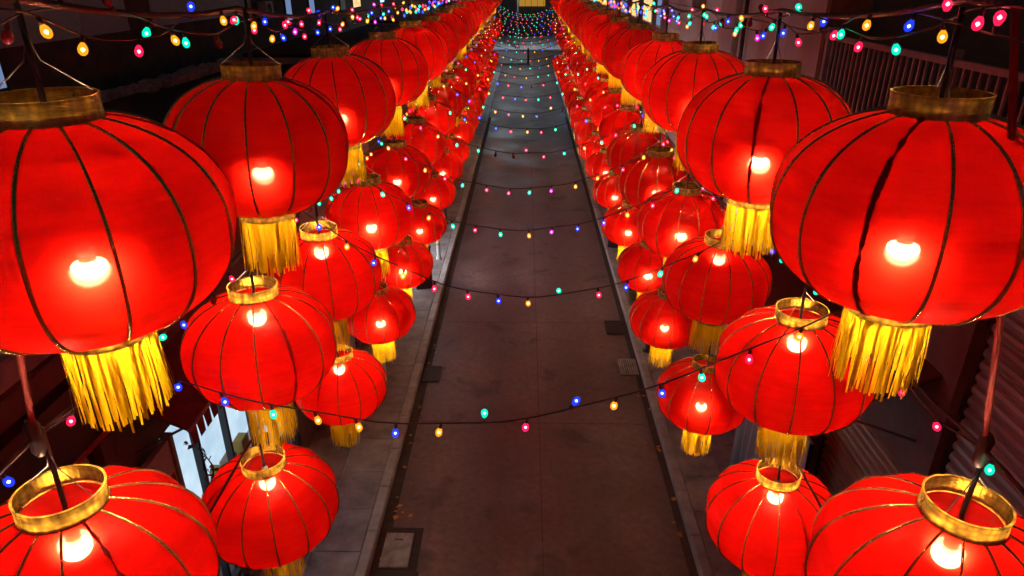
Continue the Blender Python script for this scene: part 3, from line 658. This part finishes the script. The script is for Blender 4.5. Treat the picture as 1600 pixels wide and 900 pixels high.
def planter(loc, label, w=.5):
    e = empty('planter', loc); tag(e, label, 'planter')
    m = MB(); m.lathe([(w * .34, 0), (w * .5, w * .75), (w * .54, w * .75), (w * .54, w * .82), (w * .46, w * .82), (w * .44, w * .7), (0.001, w * .7)], 18); m.obj('pot', 'clay', e)
    r = random.Random(int(loc[1] * 10)); lf = MB()
    for i in range(90):
        a = r.uniform(0, 6.28); el = r.uniform(.3, 1.5); L = r.uniform(.15, .4); b = Vector((cos(a) * .05, sin(a) * .05, w * .7)); d = Vector((cos(a) * cos(el), sin(a) * cos(el), sin(el)))
        t = b + d * L; sd = d.cross(Vector((0, 0, 1))).normalized() * .03
        lf.add([b + d * L * .3, t - d * .06 + sd, t + Vector((0, 0, -.03)), t - d * .06 - sd], [(0, 1, 2, 3)])
    o = lf.obj('foliage', 'leaf_green', e)
planter((2.78, 15.2, .012), 'clay planter with low green plant on the right pavement')
planter((3.1, 16.3, .012), 'smaller clay planter nearest the wall on the right pavement', .4)
aboard((2.75, 19.2, .012), R(-8), .45, .95, 'dark_paint', 'black folding board with yellow top edge on the right pavement')
cabinet((2.8, 23.5, .012), .4, .35, 1.2, 'white_paint', 'tall white cabinet on the right pavement by the dark building', 'lit_dim_blue')
aboard((2.75, 28, .012), R(-5), .5, 1.1, 'white_paint', 'pale folding board far along the right pavement', 'dark_paint')
# grey tarpaulin curtain by the right wall
tp = MB(); n = 44; vs = []; fs = []
rt = random.Random(2)
for i in range(n + 1):
    y = 6.9 + 2.3 * i / n; a = .055 * sin(i * 1.15) + .03 * sin(i * 2.7 + 1) + rt.uniform(-.008, .008)
    for j, z in enumerate((.03, .7, 1.4, 2.2)): vs.append((FR - .28 + a * (1.2 - .25 * j), y + .02 * sin(j * 2 + i), z))
for i in range(n):
    for j in range(3): fs.append((i * 4 + j, i * 4 + 4 + j, i * 4 + 5 + j, i * 4 + 1 + j))
tp.add(vs, fs, 0, True)
te = empty('tarpaulin_curtain', (0, 0, 0)); tag(te, 'grey pleated tarpaulin hung along the right shop front', 'tarpaulin')
o = tp.obj('sheet', 'grey_sheet', te); md = o.modifiers.new('thick', 'SOLIDIFY'); md.thickness = .006
q = MB(); q.tube([(FR - .28, 6.8, 2.22), (FR - .28, 9.3, 2.22)], .018, 6); q.obj('curtain_rail', 'steel_wire', te)
# posters and a twisted shrub by the left shop window
ps = empty('poster_board', (FL + .13, 4.92, 0)); tag(ps, 'upright white board with red and tan blocks beside the left lit window', 'sign')
MB().box(-.03, .03, -.1, .34, .6, 3.35).obj('board', 'white_paint', ps)
MB().box(.031, .036, .02, .31, 2.1, 3.0).obj('red_panel', 'sign_red', ps); MB().box(.031, .036, .02, .31, 1.3, 2.08).obj('tan_panel', 'sign_tan', ps)
for i in range(5): MB().box(.0365, .039, .06, .27, 2.25 + i * .14, 2.30 + i * .14).obj('stripe', 'white_paint', ps)
MB().box(-.05, .05, -.16, -.105, .0, 3.4).obj('frame_post', 'rail_paint', ps); MB().box(-.05, .05, .345, .4, 0, 3.4).obj('frame_post', 'rail_paint', ps)
sh = empty('twisted_shrub', (FL + .36, 5.72, .012)); tag(sh, 'dark twisted bare shrub in a pot before the lit shop window', 'shrub')
m = MB(); m.lathe([(.16, 0), (.22, .4), (.25, .4), (.25, .45), (.2, .45), (.19, .38), (.001, .38)], 16); m.obj('pot', 'clay', sh)
rb = random.Random(21); tr = MB(); tw = MB()
pts = [Vector((0, 0, .36))]
for i in range(14): pts.append(pts[-1] + Vector((rb.uniform(-.07, .07), rb.uniform(-.09, .09), .17)))
tr.tube(pts, [.06 - .003 * i for i in range(15)], 7); tr.obj('trunk', 'bark', sh)
lf = MB()
for i in range(34):
    b = pts[rb.randrange(4, 15)].copy(); p = [b]; d = Vector((rb.uniform(-.5, .5), rb.uniform(-1, 1), rb.uniform(-.2, 1))).normalized()
    for k in range(5):
        d = (d + Vector((rb.uniform(-.5, .5), rb.uniform(-.5, .5), rb.uniform(-.4, .4)))).normalized(); p.append(p[-1] + d * .1)
        for u in range(2):
            c = p[-1] + Vector((rb.uniform(-.04, .04), rb.uniform(-.04, .04), rb.uniform(-.05, .03))); a = Vector((rb.uniform(-1, 1), rb.uniform(-1, 1), rb.uniform(-1, 1))) * .03; bb = Vector((rb.uniform(-1, 1), rb.uniform(-1, 1), rb.uniform(-1, 1))) * .022
            lf.add([c - a, c + bb, c + a, c - bb], [(0, 1, 2, 3)])
    tw.tube(p, [.012, .01, .008, .006, .005, .003], 4)
tw.obj('branches', 'bark', sh); o = lf.obj('crown', 'leaf_green', sh)

# ------------------------------------------------------------------ lanterns
D = 0.8; RR = .425; HB = .312; RI = .128; NR = 14
def prof_pts(n):
    """half outline of the body: flattened globe between two rings"""
    ex = 2.2; c0 = math.asin(min(1, (RI / RR) ** (ex / 2)))
    b = HB / (cos(c0) ** (2 / ex)); out = []
    for i in range(n + 1):
        t = c0 + (pi - 2 * c0) * i / n
        ct = cos(t); out.append((RR * sin(t) ** (2 / ex), b * math.copysign(abs(ct) ** (2 / ex), ct)))
    return out
def panel_mod(amp):
    def f(t, z): return 1 - amp * (1 - cos(NR * t)) * .5 * max(0, 1 - (z / HB) ** 4)
    return f
def shade_mesh(nr, ns, seed=0):
    r = random.Random(seed); base = panel_mod(.016); w = [(r.randint(1, 5), r.uniform(0, 6.28), r.uniform(4, 14), r.uniform(0, 6.28), r.uniform(.001, .0035)) for _ in range(7)]
    def f(t, z): return base(t, z) + max(0, 1 - (z / HB) ** 4) * sum(a * sin(k * t + p) * sin(q * z * 3 + o) for (k, p, q, o, a) in w)
    m = MB(); m.lathe(prof_pts(nr)[::-1], ns, 0, True, f); return m.mesh('shade', 'red_satin')
def rib(m, ang, w, n, th=.006, jag=None):
    pr = prof_pts(n); vs = []; fs = []; rj = random.Random(9)
    for i, (r, z) in enumerate(pr):
        a0 = pr[max(0, i - 1)]; a1 = pr[min(n, i + 1)]; tx, tz = a1[0] - a0[0], a1[1] - a0[1]; L = math.hypot(tx, tz); nx, nz = -tz / L, tx / L
        ww = w * (.65 + .35 * r / RR) * (1 if jag is None else rj.uniform(.5, 1.6)); 
        for (o, s) in ((-.004, -1), (th, -.8), (th, .8), (-.004, 1)):
            q = r + nx * o; sh_ = s * ww / 2 + (0 if jag is None else rj.uniform(-.004, .004))
            vs.append((q * cos(ang) - sh_ * sin(ang), q * sin(ang) + sh_ * cos(ang), z + nz * o))
    for i in range(n):
        for k in range(3): fs.append((i * 4 + k, i * 4 + k + 1, i * 4 + 5 + k, i * 4 + 4 + k))
    m.add(vs, fs, 0, True)
def ring_mesh(n, z0, z1, r, flare, name):
    m = MB(); t = .006
    m.lathe([(r, z0), (r + t + flare, z0), (r + t, z0 + .008), (r + t - .001, (z0 + z1) / 2), (r + t, z1 - .008), (r + t + flare, z1), (r, z1)], n, 0, False)
    m.lathe([(r, z1), (r, z0)], n, 1, False)
    me = m.mesh(name, ['gold_foil', 'ring_lining'])
    return me
def fringe_mesh(seed, ns, segs):
    r = random.Random(seed); m = MB(); z0 = -HB - .03
    for layer in range(2):
        for i in range(ns):
            a = 2 * pi * (i + r.uniform(-.25, .25)) / ns; rad = RI + .004 - layer * .007; L = .27 + r.uniform(-.028, .012) - layer * .01
            if layer and r.random() < .6: continue
            if r.random() < .02: L += .05
            w = 2 * pi * RI / ns * r.uniform(.7, 1.15); da = r.uniform(-.045, .045); dr = r.uniform(-.012, .014); ph = r.uniform(0, 6.28)
            vs = []; fs = []
            for k in range(segs + 1):
                t = k / segs; aa = a + da * t * t + .012 * sin(ph + t * 5) * t; q = rad + dr * t + .004 * sin(ph + 4 * t)
                ww = w * (1 if t < .9 else .75); c, s_ = cos(aa), sin(aa)
                vs += [(q * c + ww / 2 * s_, q * s_ - ww / 2 * c, z0 - L * t), (q * c - ww / 2 * s_, q * s_ + ww / 2 * c, z0 - L * t)]
            for k in range(segs): fs.append((2 * k, 2 * k + 1, 2 * k + 3, 2 * k + 2))
            m.add(vs, fs, 0, False)
    return m.mesh('fringe', 'yellow_thread')
BZ = -.135                    # where the lamp hangs inside the body
def bulb_mesh(n, name='lamp'):
    m = MB(); r = .049
    pr = [(r * sin(t), BZ + .015 - r * .85 * cos(t)) for t in [pi * .02 + (pi * .48) * i / 7 for i in range(8)]]
    pr += [(r * .97, BZ + .021), (r * .86, BZ + .027), (r * .62, BZ + .032), (.024, BZ + .034)]
    m.lathe(pr, n, 0, True)
    m.lathe([(.024, BZ + .0341), (.021, BZ + .054)], n, 1, True)
    return m.mesh(name, ['lamp_glow', 'lamp_body'])
def holder_mesh():
    m = MB(); z = BZ + .024
    m.lathe([(.023, z + .026), (.024, z + .036), (.024, z + .05), (.02, z + .07), (.02, z + .12), (.012, z + .13), (.001, z + .131)], 14); return m.mesh('lamp_holder', 'white_plastic')
CORD = .21
def cord_mesh(up):
    m = MB(); m.tube([(0, 0, BZ + .15 + up), (.004, 0, (BZ + .15 + up + HB) / 2), (0, .003, HB), (0, 0, HB + .085 + CORD)], .0085, 6, 0)
    for a in (0.4, 3.5): m.tube([(RI * cos(a), RI * sin(a), HB + .06), (.02 * cos(a), .02 * sin(a), HB + .085 + CORD * .3), (0, 0, HB + .085 + CORD * .6)], .0022, 4, 1)
    return m.mesh('hanging_cord', ['dark_cord', 'steel_wire'])
ribm = MB(); rib(ribm, 0, .0098, 22); RIBM = ribm.mesh('rib', 'gold_strip')
seam = MB(); rib(seam, 0, .0135, 46, .004, jag=1); SEAM = seam.mesh('seam', 'dark_red_cloth')
ribs = MB()
for k in range(NR): rib(ribs, 2 * pi * k / NR, .010, 10)
RIBS = ribs.mesh('rib_set', 'gold_strip')
SH = {True: [shade_mesh(34, NR * 8, i) for i in range(6)], False: [shade_mesh(16, NR * 4, i) for i in range(4)]}
TOPR = {True: ring_mesh(48, HB - .008, HB + .062, RI, .002, 'top_ring'), False: ring_mesh(24, HB - .008, HB + .062, RI, .002, 'top_ring')}
BOTR = {True: ring_mesh(48, -HB - .034, -HB + .006, RI, .003, 'bottom_ring'), False: ring_mesh(24, -HB - .034, -HB + .006, RI, .003, 'bottom_ring')}
FRG = {True: [fringe_mesh(i, 92, 6) for i in range(4)], False: [fringe_mesh(50 + i, 34, 2) for i in range(3)]}
LMP = {True: bulb_mesh(18), False: bulb_mesh(10)}; HLD = holder_mesh(); CRD = {}
rn = random.Random(4)
def lantern(pos, near, label, group, drop=None, seam_at=None):
    """pos = the top edge of the upper ring"""
    e = empty('red_lantern', (pos[0], pos[1], pos[2] - HB - .062)); e.rotation_euler = (rn.uniform(-.045, .045), rn.uniform(-.045, .045), rn.uniform(0, 6.28) if seam_at is None else R(seam_at))
    q = rn.uniform(.97, 1.03); e.scale = (q, q, q * rn.uniform(.97, 1.03))
    tag(e, label, 'lantern', group)
    s = link('shade', rn.choice(SH[near]), e)
    if near:
        for k in range(NR): link('rib' if k else 'seam', RIBM if k else SEAM, s, (0, 0, 0), (0, 0, 2 * pi * k / NR))
    else: link('rib_set', RIBS, s)
    link('top_ring', TOPR[near], e); link('bottom_ring', BOTR[near], e)
    link('fringe', rn.choice(FRG[near]), e, (0, 0, 0), (0, 0, rn.uniform(0, 6)))
    up = 0 if drop is None else (HB + .06 - drop) - BZ; up = min(up, HB - BZ - .16)
    if up not in CRD: CRD[up] = cord_mesh(up)
    l = link('lamp', LMP[near], e, (0, 0, up)); link('lamp_holder', HLD, l)
    link('hanging_cord', CRD[up], e)
    return e
# ring positions: lateral, along the street, below the camera; in lantern diameters
ROWS = {
    ('top', 1): [(1.50, 2.55, .37), (1.53, 4.42, .488), (1.70, 6.99, .595), (1.70, 8.85, .63), (1.70, 11.1, .66), (1.70, 13.2, .69)],
    ('top', -1): [(1.60, 2.29, .36), (1.57, 4.0, .46), (1.72, 6.37, .585), (1.72, 8.72, .634), (1.72, 11.0, .657), (1.72, 13.2, .68)],
    ('middle', 1): [(1.88, 2.29, 2.05), (1.90, 4.17, 2.05), (1.88, 6.14, 2.25), (1.88, 7.72, 2.22), (1.88, 9.4, 2.19)],
    ('middle', -1): [(1.90, 2.14, 1.93), (1.90, 4.29, 1.98), (1.90, 5.93, 2.13), (1.92, 8.08, 2.26), (1.90, 9.9, 2.2)],
    ('bottom', 1): [(2.1, 4.44, 3.68), (2.1, 6.75, 3.99), (2.1, 8.98, 4.14), (2.1, 10.6, 4.0), (2.1, 13.0, 4.1)],
    ('bottom', -1): [(2.1, 4.41, 3.57), (2.1, 6.65, 3.85), (2.1, 8.85, 4.04), (2.1, 10.9, 4.09), (2.1, 13.0, 4.1)],
}
STEP = {'top': 2.1, 'middle': 1.85, 'bottom': 2.1}; BASE = {'top': .69, 'middle': 2.2, 'bottom': 4.05}
CABLE_PTS = {}
DROP = {('middle', 1, 0): .25, ('middle', 1, 1): .24, ('middle', 1, 2): .22, ('middle', -1, 0): .25, ('middle', -1, 1): .22, ('middle', -1, 2): .22,
        ('bottom', 1, 0): .2, ('bottom', -1, 0): .2, ('bottom', -1, 1): .2}      # lamps that hang high, seen from above
SEAMS = {('top', 1, 0): -134, ('top', 1, 1): -114, ('middle', -1, 1): -46, ('middle', -1, 0): -35, ('top', -1, 0): 30, ('middle', 1, 0): 10, ('middle', 1, 1): 20, ('bottom', 1, 0): -80}
for (row, s), pts in ROWS.items():
    p = list(pts)
    while p[-1][1] + STEP[row] < 42.5:
        p.append((p[-1][0] + rn.uniform(-.03, .03) * (1 if abs(p[-1][0] - pts[-1][0]) < .05 else 0), p[-1][1] + STEP[row] + rn.uniform(-.08, .08), BASE[row] + rn.uniform(-.05, .05)))
    ROWS[(row, s)] = p; cab = []
    for i, (lx, t, h) in enumerate(p):
        pos = Vector((s * lx * D, t * D, HC - h * D))
        near = i < 7
        if i == 0 and row == 'top': lb = 'huge near red lantern of the top row on the %s side, lamp showing through' % SIDE[s]
        elif i == 0 and row == 'middle': lb = 'large near red lantern cut by the bottom %s corner, open gold ring on top' % SIDE[s]
        else:
            o_ = ORD[i] if row != 'bottom' else ORD[i]
            lb = ('red lantern, %s from the camera in the %s row on the %s side' if near else 'small distant red lantern, %s from the camera in the %s row on the %s') % (o_, row, SIDE[s])
        lantern(pos, near, lb, '%s lantern row on the %s' % (row, SIDE[s]), DROP.get((row, s, i)), SEAMS.get((row, s, i)))
        cab.append(pos + Vector((0, 0, .023 + CORD)))
    CABLE_PTS[(row, s)] = cab
    for k in range(2):      # the rows run on past the camera
        lx, t, h = pts[0]; q = STEP[row] * (k + 1)
        lantern(Vector((s * lx * D, (t - q) * D, HC - h * D)), False, 'red lantern of the %s %s row, %s one behind the nearest' % (SIDE[s], row, ORD[k]), '%s lantern row on the %s' % (row, SIDE[s]))

# ------------------------------------------------------------------ cables and ties
def poly_along(pts, y):
    for a, b in zip(pts, pts[1:]):
        if a.y <= y <= b.y: return a.lerp(b, (y - a.y) / (b.y - a.y))
    return pts[0].copy() if y < pts[0].y else pts[-1].copy()
CABLES = {}
for (row, s), cab in CABLE_PTS.items():
    ext = [Vector((cab[0].x, -1.5, cab[0].z + .03))] + cab + [Vector((cab[-1].x, 43.0, cab[-1].z))]
    fine_pts = []
    for a, b in zip(ext, ext[1:]):
        for k in range(4):
            t = k / 4; p = a.lerp(b, t); p.z -= .035 * 4 * t * (1 - t) * min(1, (b.y - a.y)); fine_pts.append(p)
    fine_pts.append(ext[-1]); CABLES[(row, s)] = fine_pts
    m = MB(); m.tube(fine_pts, .011 if row == 'top' else .008, 7)
    o = m.obj('support_cable', 'cable_tape' if row == 'top' else 'dark_cord')
    tag(o, 'long %s cable carrying the %s row of lanterns on the %s' % ('taped' if row == 'top' else 'dark', row, SIDE[s]), 'cable')
for s in (-1, 1):
    t0 = ROWS[('middle', s)]
    for i, y in enumerate((t0[0][1] * D, t0[5][1] * D + .2, t0[10][1] * D, t0[16][1] * D)):
        a = poly_along(CABLES[('top', s)], y); b = poly_along(CABLES[('middle', s)], y)
        m = MB(); m.tube([a, a.lerp(b, .5) + Vector((s * .03, 0, 0)), b + Vector((0, 0, .0))], .0095, 6)
        lbl = 'bright red cord dropping from behind the huge top %s lantern to the corner one' % SIDE[s] if i == 0 else '%s red cord tying the middle cable up to the top cable, %s' % (ORD[i], SIDE[s] + ' side')
        e = empty('tie_cord', b); tag(e, lbl, 'cord', 'red tie cords between cables')
        o = m.obj('cord', 'red_cord', e); o.location = -b
        k = MB(); k.lathe([(.012, -.07), (.022, -.05), (.02, 0), (.024, .04), (.013, .06)], 8); k.obj('knot', 'dark_cord', e)
    # end poles that carry the cables
    pm = empty('cable_pole', (s * 2.75, 43.0, .012)); tag(pm, 'steel pole carrying the cable ends at the far %s end of the lantern rows' % SIDE[s], 'pole')
    q = MB(); q.tube([(0, 0, 0), (0, 0, 7.3)], .05, 10); q.obj('shaft', 'rail_paint', pm)
    for row in ('top', 'middle', 'bottom'):
        c = CABLES[(row, s)][-1]; q = MB(); q.tube([(0, 0, c.z - .012), (c.x - s * 2.75, 0, c.z - .012)], .03, 6); q.obj('bracket', 'rail_paint', pm)

# ------------------------------------------------------------------ fairy lights
def bulb_shape(m, at, dirv, kind, sc=.88, n=10, far=False):
    """socket, glass drop and its bright core, hanging along dirv"""
    d = dirv.normalized(); a = d.cross(Vector((1, .2, 0))).normalized(); b = d.cross(a); at = Vector(at)
    def lat(pr, mi, n=n):
        vs = []; fs = []
        for (r, z) in pr:
            for k in range(n): t = 2 * pi * k / n; vs.append(at + d * (z * sc) + (a * cos(t) + b * sin(t)) * (r * sc))
        for i in range(len(pr) - 1):
            for k in range(n): fs.append((i * n + k, i * n + (k + 1) % n, (i + 1) * n + (k + 1) % n, (i + 1) * n + k))
        m.add(vs, fs, mi, True)
    lat([(.003, 0), (.007, .004), (.0085, .022), (.006, .024)], 0)
    lat([(.006, .024), (.0125, .034), (.016, .046), (.0135, .058), (.006, .065), (.0006, .066)], 1)
    if kind == 2: lat([(.0006, .040), (.005, .043), (.0068, .047), (.0006, .054)], 2, 6)
BULBM = {}
for k in BULBS:
    m = MB(); bulb_shape(m, (0, 0, 0), Vector((0, 0, -1)), 2); BULBM[k] = m.mesh('bulb', ['green_wire', 'fairy_' + k, 'core_' + k])
m = MB(); bulb_shape(m, (0, 0, 0), Vector((0, 0, -1)), 1); BULBM['off'] = m.mesh('bulb', ['green_wire', 'unlit_red_glass'])
FARM = ['green_wire'] + ['far_' + k for k in BULBS]
rf = random.Random(17)
def pick(): return rf.choices(['green', 'red', 'blue', 'amber', 'magenta'], [27, 27, 20, 24, 3])[0]
def light_string(path, spacing, near, label, group, wire_r=.0035, updown=.12, colours=None, size=1.0):
    e = empty('fairy_light_string', path[0]); tag(e, label, 'fairy lights', group); o0 = Vector(path[0])
    w = MB(); w.tube([Vector(p) - o0 for p in path], wire_r, 5 if near else 4); w.obj('wire', 'green_wire', e)
    # walk along the wire
    acc = spacing * rf.uniform(.1, .9); far = MB(); i = 0; ks = list(BULBS)
    for a, b in zip(path, path[1:]):
        a = Vector(a); b = Vector(b); L = (b - a).length
        while acc < L:
            p = a.lerp(b, acc / L) - o0; c = colours[i % len(colours)] if colours else pick(); i += 1
            if near:
                if not colours and rf.random() < .07: c = 'off'
                o = link('bulb', BULBM[c], e, p, (rf.uniform(-.35, .35), rf.uniform(-.35, .35), rf.uniform(0, 6)))
                o.scale = (size, size, size)
                if rf.random() < updown: o.rotation_euler[0] += pi * rf.uniform(.7, 1.0)
            else:
                q = p + Vector((0, 0, -.045)); r = .017
                vs = [q + Vector(v) * r for v in ((0, 0, -1.3), (1, 0, 0), (0, 1, 0), (-1, 0, 0), (0, -1, 0), (0, 0, 1.3))]
                far.add(vs, [(0, 2, 1), (0, 3, 2), (0, 4, 3), (0, 1, 4), (5, 1, 2), (5, 2, 3), (5, 3, 4), (5, 4, 1)], 1 + ks.index(c if c in ks else 'red'))
            acc += spacing * rf.uniform(.85, 1.15)
        acc -= L
    if far.f:
        o = far.obj('bulb_set', FARM, e); o['kind'] = 'stuff'
    return e
# across the street, hung between the middle cables
LEAD = ['blue', 'amber', 'green', 'red', 'amber', 'blue', 'amber', 'blue', 'green']
CROSS = {0: ['blue', 'blue', 'green', 'amber', 'amber', 'blue', 'amber', 'green', 'red', 'blue', 'amber', 'blue', 'green', 'red', 'amber', 'blue', 'amber'],
         1: ['blue', 'amber', 'blue', 'amber', 'red', 'red', 'blue', 'amber', 'green', 'red', 'blue', 'green', 'amber'], 2: ['red', 'green', 'blue', 'amber', 'green', 'red', 'green', 'amber', 'magenta', 'blue', 'blue', 'amber'],
         3: ['amber', 'red', 'amber', 'red', 'green', 'red', 'red', 'green', 'magenta', 'amber', 'amber', 'red']}
tl = [3.65, 5.5, 7.3, 9.0, 10.8, 12.7]
while tl[-1] < 51: tl.append(tl[-1] + (1.85 if tl[-1] < 31 else 1.25) + rf.uniform(-.12, .12))
for i, t in enumerate(tl):
    y = t * D
    a = poly_along(CABLES[('middle', -1)], y); b = poly_along(CABLES[('middle', 1)], y)
    if i == 0: a = Vector((-2.45 * D, y + .02, HC - 2.27 * D))
    hc = HC - ((2.63 if i < 12 else 2.5) + rf.uniform(-.05, .05)) * D; n = 26; path = []
    mid = (a.z + b.z) / 2; sag = mid - hc
    for k in range(n + 1):
        u = k / n; p = a.lerp(b, u); p.z -= sag * 4 * u * (1 - u); p.y += .02 * sin(u * 9 + i); p.z += .006 * sin(u * 31 + i); path.append(p)
    near = i < 9
    lb = ('string of coloured bulbs sagging across the road, %s from the camera' if near else 'distant string of coloured dots across the road, %s from the camera') % ORD[i]
    light_string(path, .235 if near else .25, near, lb, 'light strings across the street', .0045 if near else .006, .06, CROSS.get(i), 1.35)
# wound along the cables
for (row, s), cab in CABLES.items():
    if row == 'bottom': continue
    strands = 2 if row == 'top' else 1
    for st_ in range(strands):
        for (ya, yb, near) in ((.3, 8.2, True), (8.2, 34.5, False)):
            path = []; y = ya; ph = st_ * 1.7 + (s > 0)
            while y < yb:
                p = poly_along(cab, y); loop = abs(sin(y * 2.1 + ph)) if row == 'top' else abs(sin(y * 1.5 + ph))
                p = p + Vector((.018 * sin(y * 11 + ph) , 0, .004 - (.085 if row == 'top' else .05) * loop * loop)); path.append(p); y += .09 if near else .22
            sp = (.24 if row == 'top' else .28) if near else (.21 if row == 'top' else .26)
            where = 'near' if near else 'far'
            lb = '%s %s strand of coloured bulbs wound along the %s cable on the %s' % ('upper' if st_ == 0 else 'lower', where, row, SIDE[s]) if strands == 2 else '%s strand of coloured bulbs along the middle cable on the %s' % (where, SIDE[s])
            light_string(path, sp, near, lb, 'light strands wound on the cables', .0035 if near else .004, .25 if row == 'top' else .1)
# one dead bulb on the near left strand
